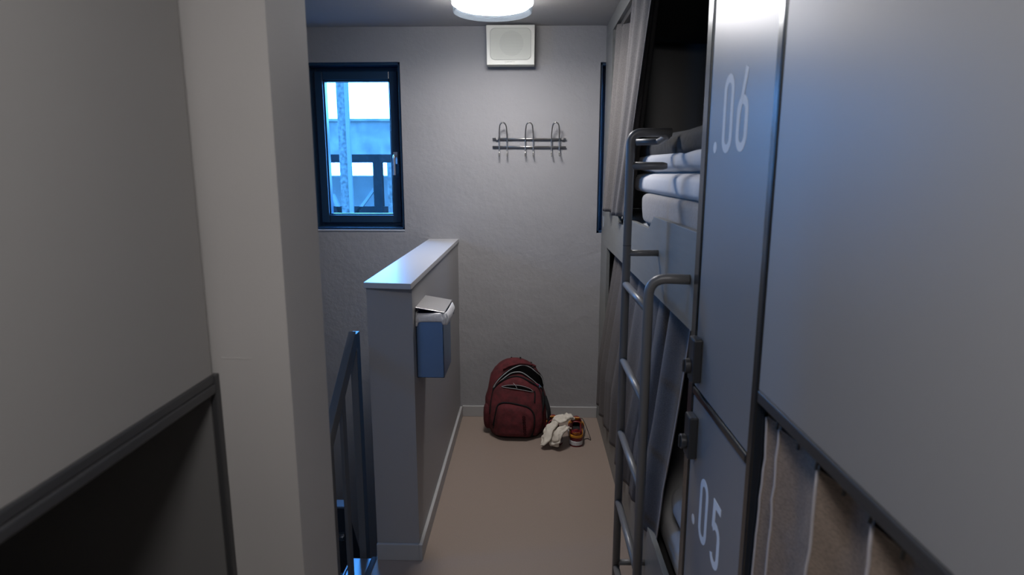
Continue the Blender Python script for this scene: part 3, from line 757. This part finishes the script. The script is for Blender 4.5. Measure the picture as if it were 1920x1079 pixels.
for x, z in ((-.150, .414), (.012, .416)): obj('strap_anchor', boxes((x-.005, x+.005, bcy(z)-.03, bcy(z)+.02, z-.012, z+.002)), M['bag_dark'], bp, bevel=.002)
for s in (-1, 1):
    xs = bcx(.1)+s*.160
    obj('side_pocket', soft(xs-.030, xs+(.030 if s < 0 else .018), 3.36, 3.47, .02, .185, .6, .7, .006, 12, 30+s, 40, 24), M['bag'], bp, smooth=True)
on(front, [(-.206, .282), (-.215, .23), (-.222, .18), (-.225, .13)], .0055, 'side_strap', M['bag_dark'], .005, flat=(.6, 1.4))
on(front, [(.080, .255), (.084, .21), (.078, .16), (.070, .12)], .0055, 'side_strap', M['bag_dark'], .012, flat=(.6, 1.4))
obj('shoulder_strap', tube(smooth_path([(.092, 3.42, .22), (.112, 3.36, .16), (.116, 3.34, .09), (.100, 3.33, .04), (.088, 3.30, .006)], 5), .006, flat=(1, 2.0)), M['bag_dark'], bp, smooth=True)
obj('bag_lettering', text_mesh('coocazoo', .036, lambda x, y, z: (-.022+y-.018*(-x/.13*.5+0), front2(-.022+y, .092-x, .0245+z), .092-x), .0006, .80), M['logo_red'], lp)
obj('book', prism([(.040, .318), (.058, .306), (.050, .296), (.034, .305)], 'Y', front(.048, .31, .006), front(.048, .31, .012)), mat('pink_cover', (.30, .02, .06), .6), bp)
obj('booklet', prism([(.057, .310), (.069, .294), (.064, .284), (.050, .297)], 'Y', front(.06, .30, .006), front(.06, .30, .012)), mat('blue_cover', (.12, .22, .36), .6), bp)

# the packed bag sags a little towards its top
for ch in bp.children:
    for v in ch.data.vertices:
        k = max(0, min(1.1, (v.co.z-.12)/.32)); v.co.z -= .028*k*k*(3-2*k) if k < 1 else .028
for ch in lp.children:
    for v in ch.data.vertices:
        k = max(0, (v.co.z-.12)/.32); v.co.z -= .028*k*k*(3-2*k)

# ------------------------------------------------------------------ sneakers
HW = [(0, 0), (.01, .014), (.03, .024), (.08, .034), (.2, .037), (.35, .035), (.5, .039), (.7, .047), (.85, .045), (.93, .036), (.98, .02), (1, 0)]
HT = [(0, .100), (.1, .098), (.25, .090), (.38, .098), (.46, .102), (.6, .082), (.75, .064), (.9, .052), (.97, .040), (1, .028)]
def interp(tab, t):
    for (a, b), (c, d) in zip(tab, tab[1:]):
        if t <= c: return b+(d-b)*(t-a)/(c-a)
    return tab[-1][1]
def sneaker(name, loc, ang, label, L=.285):
    R = Matrix.Rotation(ang, 3, 'Z'); o = Vector(loc)
    def Wd(x, y, z): return o+R@Vector((x, y, z))
    root = thing(name, loc, label, 'shoe', 'red and yellow sneakers')
    # sole
    outl = [(interp(HW, t), t*L) for t in [0, .003, .01, .02, .04, .08, .14, .2, .3, .4, .5, .6, .7, .8, .88, .93, .96, .98, .992, 1]]
    ring = [(x, y) for x, y in outl]+[(-x, y) for x, y in outl[::-1][1:-1]]
    def slab(z0, z1, grow):
        bm = B_(); A = []; C = []
        for x, y in ring:
            g = Vector((x, y-L/2)).normalized()*grow
            A.append(bm.verts.new(Wd(x+g.x, y+g.y, z0))); C.append(bm.verts.new(Wd(x+g.x*1, y+g.y, z1)))
        bm.faces.new(A); bm.faces.new(C[::-1]); n = len(ring)
        for i in range(n): bm.faces.new([A[i], A[(i+1) % n], C[(i+1) % n], C[i]])
        return bm
    obj('outsole', slab(0, .008, .004), M['red_rubber'], root, bevel=.001)
    obj('midsole', slab(.008, .032, .005), M['rubber'], root, bevel=.003)
    def up(t, a, off=0):      # a: 0..1 across from one side over the top to the other
        w = interp(HW, t); h = interp(HT, t); th = math.pi*a
        c, s = sgnpow(math.cos(th), .55), abs(math.sin(th))**.55
        x = (w-.001+off)*c*(1-.22*s*s); z = .030+(h-.030+off)*s
        y = t*L-off*(1-t*4 if t < .25 else 0)
        return Wd(x, y, z)
    bm = B_(); nt_, na = 40, 28; ts = [(k/nt_)**1.4 if k < nt_*.4 else k/nt_ for k in range(nt_+1)]
    ts = sorted(set([0, .004, .012, .025, .045]+[k/nt_ for k in range(2, nt_+1)]))
    g = [[bm.verts.new(up(t, k/na)) for k in range(na+1)] for t in ts]
    for i in range(len(ts)-1):
        for k in range(na):
            mid = (k+.5)/na
            if .035 < ts[i] < .40 and .27 < mid < .73: continue
            bm.faces.new([g[i][k], g[i+1][k], g[i+1][k+1], g[i][k+1]])
    obj('upper', bm, M['red_leather'], root, smooth=True, solid=.004)
    def patch(t0, t1, a0, a1, nm, m, off=.003):
        return obj(nm, grid(14, 10, lambda u, v: up(t0+(t1-t0)*u, a0+(a1-a0)*v, off)), m, root, smooth=True, solid=.0015)
    def sidept(t, z, s, off):
        w = interp(HW, t)+off; h = interp(HT, t)
        q = max(0, min(1, (z-.030)/max(.01, h-.030))); sn = q; x = w*(1-.22*sn*sn)*max(.0, 1-sn**4)**.3
        return Wd(s*x, t*L-off*1.2*(t < .06), z)
    def band(z0, z1, tm, nm, m, off=.0035):
        tt = [tm*(1-math.cos(k/14*math.pi/2)) for k in range(15)]
        path = [(t, 1) for t in tt[::-1]]+[(t, -1) for t in tt[1:]]
        return obj(nm, grid(len(path)-1, 3, lambda u, v: sidept(path[round(u*(len(path)-1))][0], z0+(z1-z0)*v, path[round(u*(len(path)-1))][1], off)), m, root, smooth=True, solid=.0015)
    band(.053, .069, .30, 'heel_band', M['yellow_leather'])
    band(.074, .090, .10, 'heel_tab', M['red_leather'], .004)
    obj('heel_lettering', text_mesh('NIKE', .019, lambda x, y, z: Wd(x, -.0085-z+abs(x)*.25, .0815+y)), M['yellow_leather'], root)
    patch(.66, .92, .05, .26, 'toe_overlay', M['yellow_leather']); patch(.66, .92, .74, .95, 'toe_overlay', M['yellow_leather'])
    patch(.42, .66, .20, .34, 'eyestay', M['yellow_leather']); patch(.42, .66, .66, .80, 'eyestay', M['yellow_leather'])
    patch(.12, .34, .02, .12, 'side_overlay', M['yellow_leather'], .003); patch(.12, .34, .88, .98, 'side_overlay', M['yellow_leather'], .003)
    # tongue and its label
    obj('insole', prism([(-.028, .02), (.028, .02), (.030, .12), (-.030, .12)], 'Z', .034, .038, None) if False else grid(6, 8, lambda u, v: Wd((u-.5)*.05, .02+v*.11, .04)), M['lining'], root)
    tg = obj('tongue', grid(8, 10, lambda u, v: Wd((u-.5)*.052, .150-.030*v+.008*math.cos((u-.5)*3), .088+.040*v-.02*(u-.5)**2*4)), M['red_leather'], root, smooth=True, solid=.008)
    obj('tongue_label', grid(4, 4, lambda u, v: Wd((u-.5)*.036, .134-.014*v, .106+.018*v)), M['yellow_leather'], tg, solid=.004)
    for k in range(4):
        t = .47+k*.055
        obj('lace', tube([up(t+.01*math.sin(a*3), .27+.46*a, .004) for a in [j/10 for j in range(11)]], .0028, n=8), M['red_leather'], root, smooth=True)
    return root, Wd
sr, WR = sneaker('sneaker', (.262, 3.203, 0), math.radians(-4), 'right sneaker of the red and yellow pair, heel facing out, laces trailing')
obj('loose_lace', tube(smooth_path([(.288, 3.345, .105), (.305, 3.335, .112), (.322, 3.32, .085), (.340, 3.30, .040), (.352, 3.29, .004), (.335, 3.31, .003), (.315, 3.30, .003)], 6), .0018, n=6), M['bag_dark'], sr, smooth=True)
sl_, WLf = sneaker('sneaker', (.158, 3.222, 0), math.radians(9), 'left sneaker of the red and yellow pair, mostly hidden under the socks')

# ------------------------------------------------------------------ socks
def sock(pts, rs, label, seed, flat=(.50, 1.2)):
    P = smooth_path(pts, 8); n = len(P)
    rr = []
    for i in range(n):
        t = i/(n-1)*(len(rs)-1); k = min(int(t), len(rs)-2); rr.append(rs[k]+(rs[k+1]-rs[k])*(t-k))
    bm = tube(P, rr, n=32, flat=flat)
    bm.normal_update()
    for v in bm.verts:
        q = v.co.copy(); v.co += Vector((noise.noise(q*22+Vector((seed, 0, 0))), noise.noise(q*22+Vector((0, seed, 0))), noise.noise(q*22+Vector((0, 0, seed)))))*.009
        v.co += Vector((0, 0, 1))*noise.noise(q*60+Vector((seed, 2, 0)))*.003
        rd = 1-abs(noise.noise(Vector((q.x*9+q.z*20, q.y*12, q.z*9-q.x*22+seed)))*2); v.co -= v.normal*max(0, rd-.6)*.030
        v.co.z = max(v.co.z, .003)
    return tag(obj('sock', bm, M['sock'], smooth=True, subsurf=1), label, 'sock', 'off-white socks')
sock([(.255, 3.30, .118), (.228, 3.285, .150), (.190, 3.27, .143), (.150, 3.255, .125), (.118, 3.225, .100), (.095, 3.190, .062), (.075, 3.165, .022)],
     [.014, .036, .042, .038, .034, .032, .026, .014], 'upper off-white sock draped over both sneakers towards the backpack', 3)
sock([(.232, 3.235, .098), (.205, 3.215, .108), (.170, 3.200, .098), (.148, 3.180, .070), (.142, 3.168, .040), (.150, 3.163, .014)],
     [.012, .028, .038, .038, .034, .016], 'lower off-white sock hanging over the heel of the left sneaker', 8)
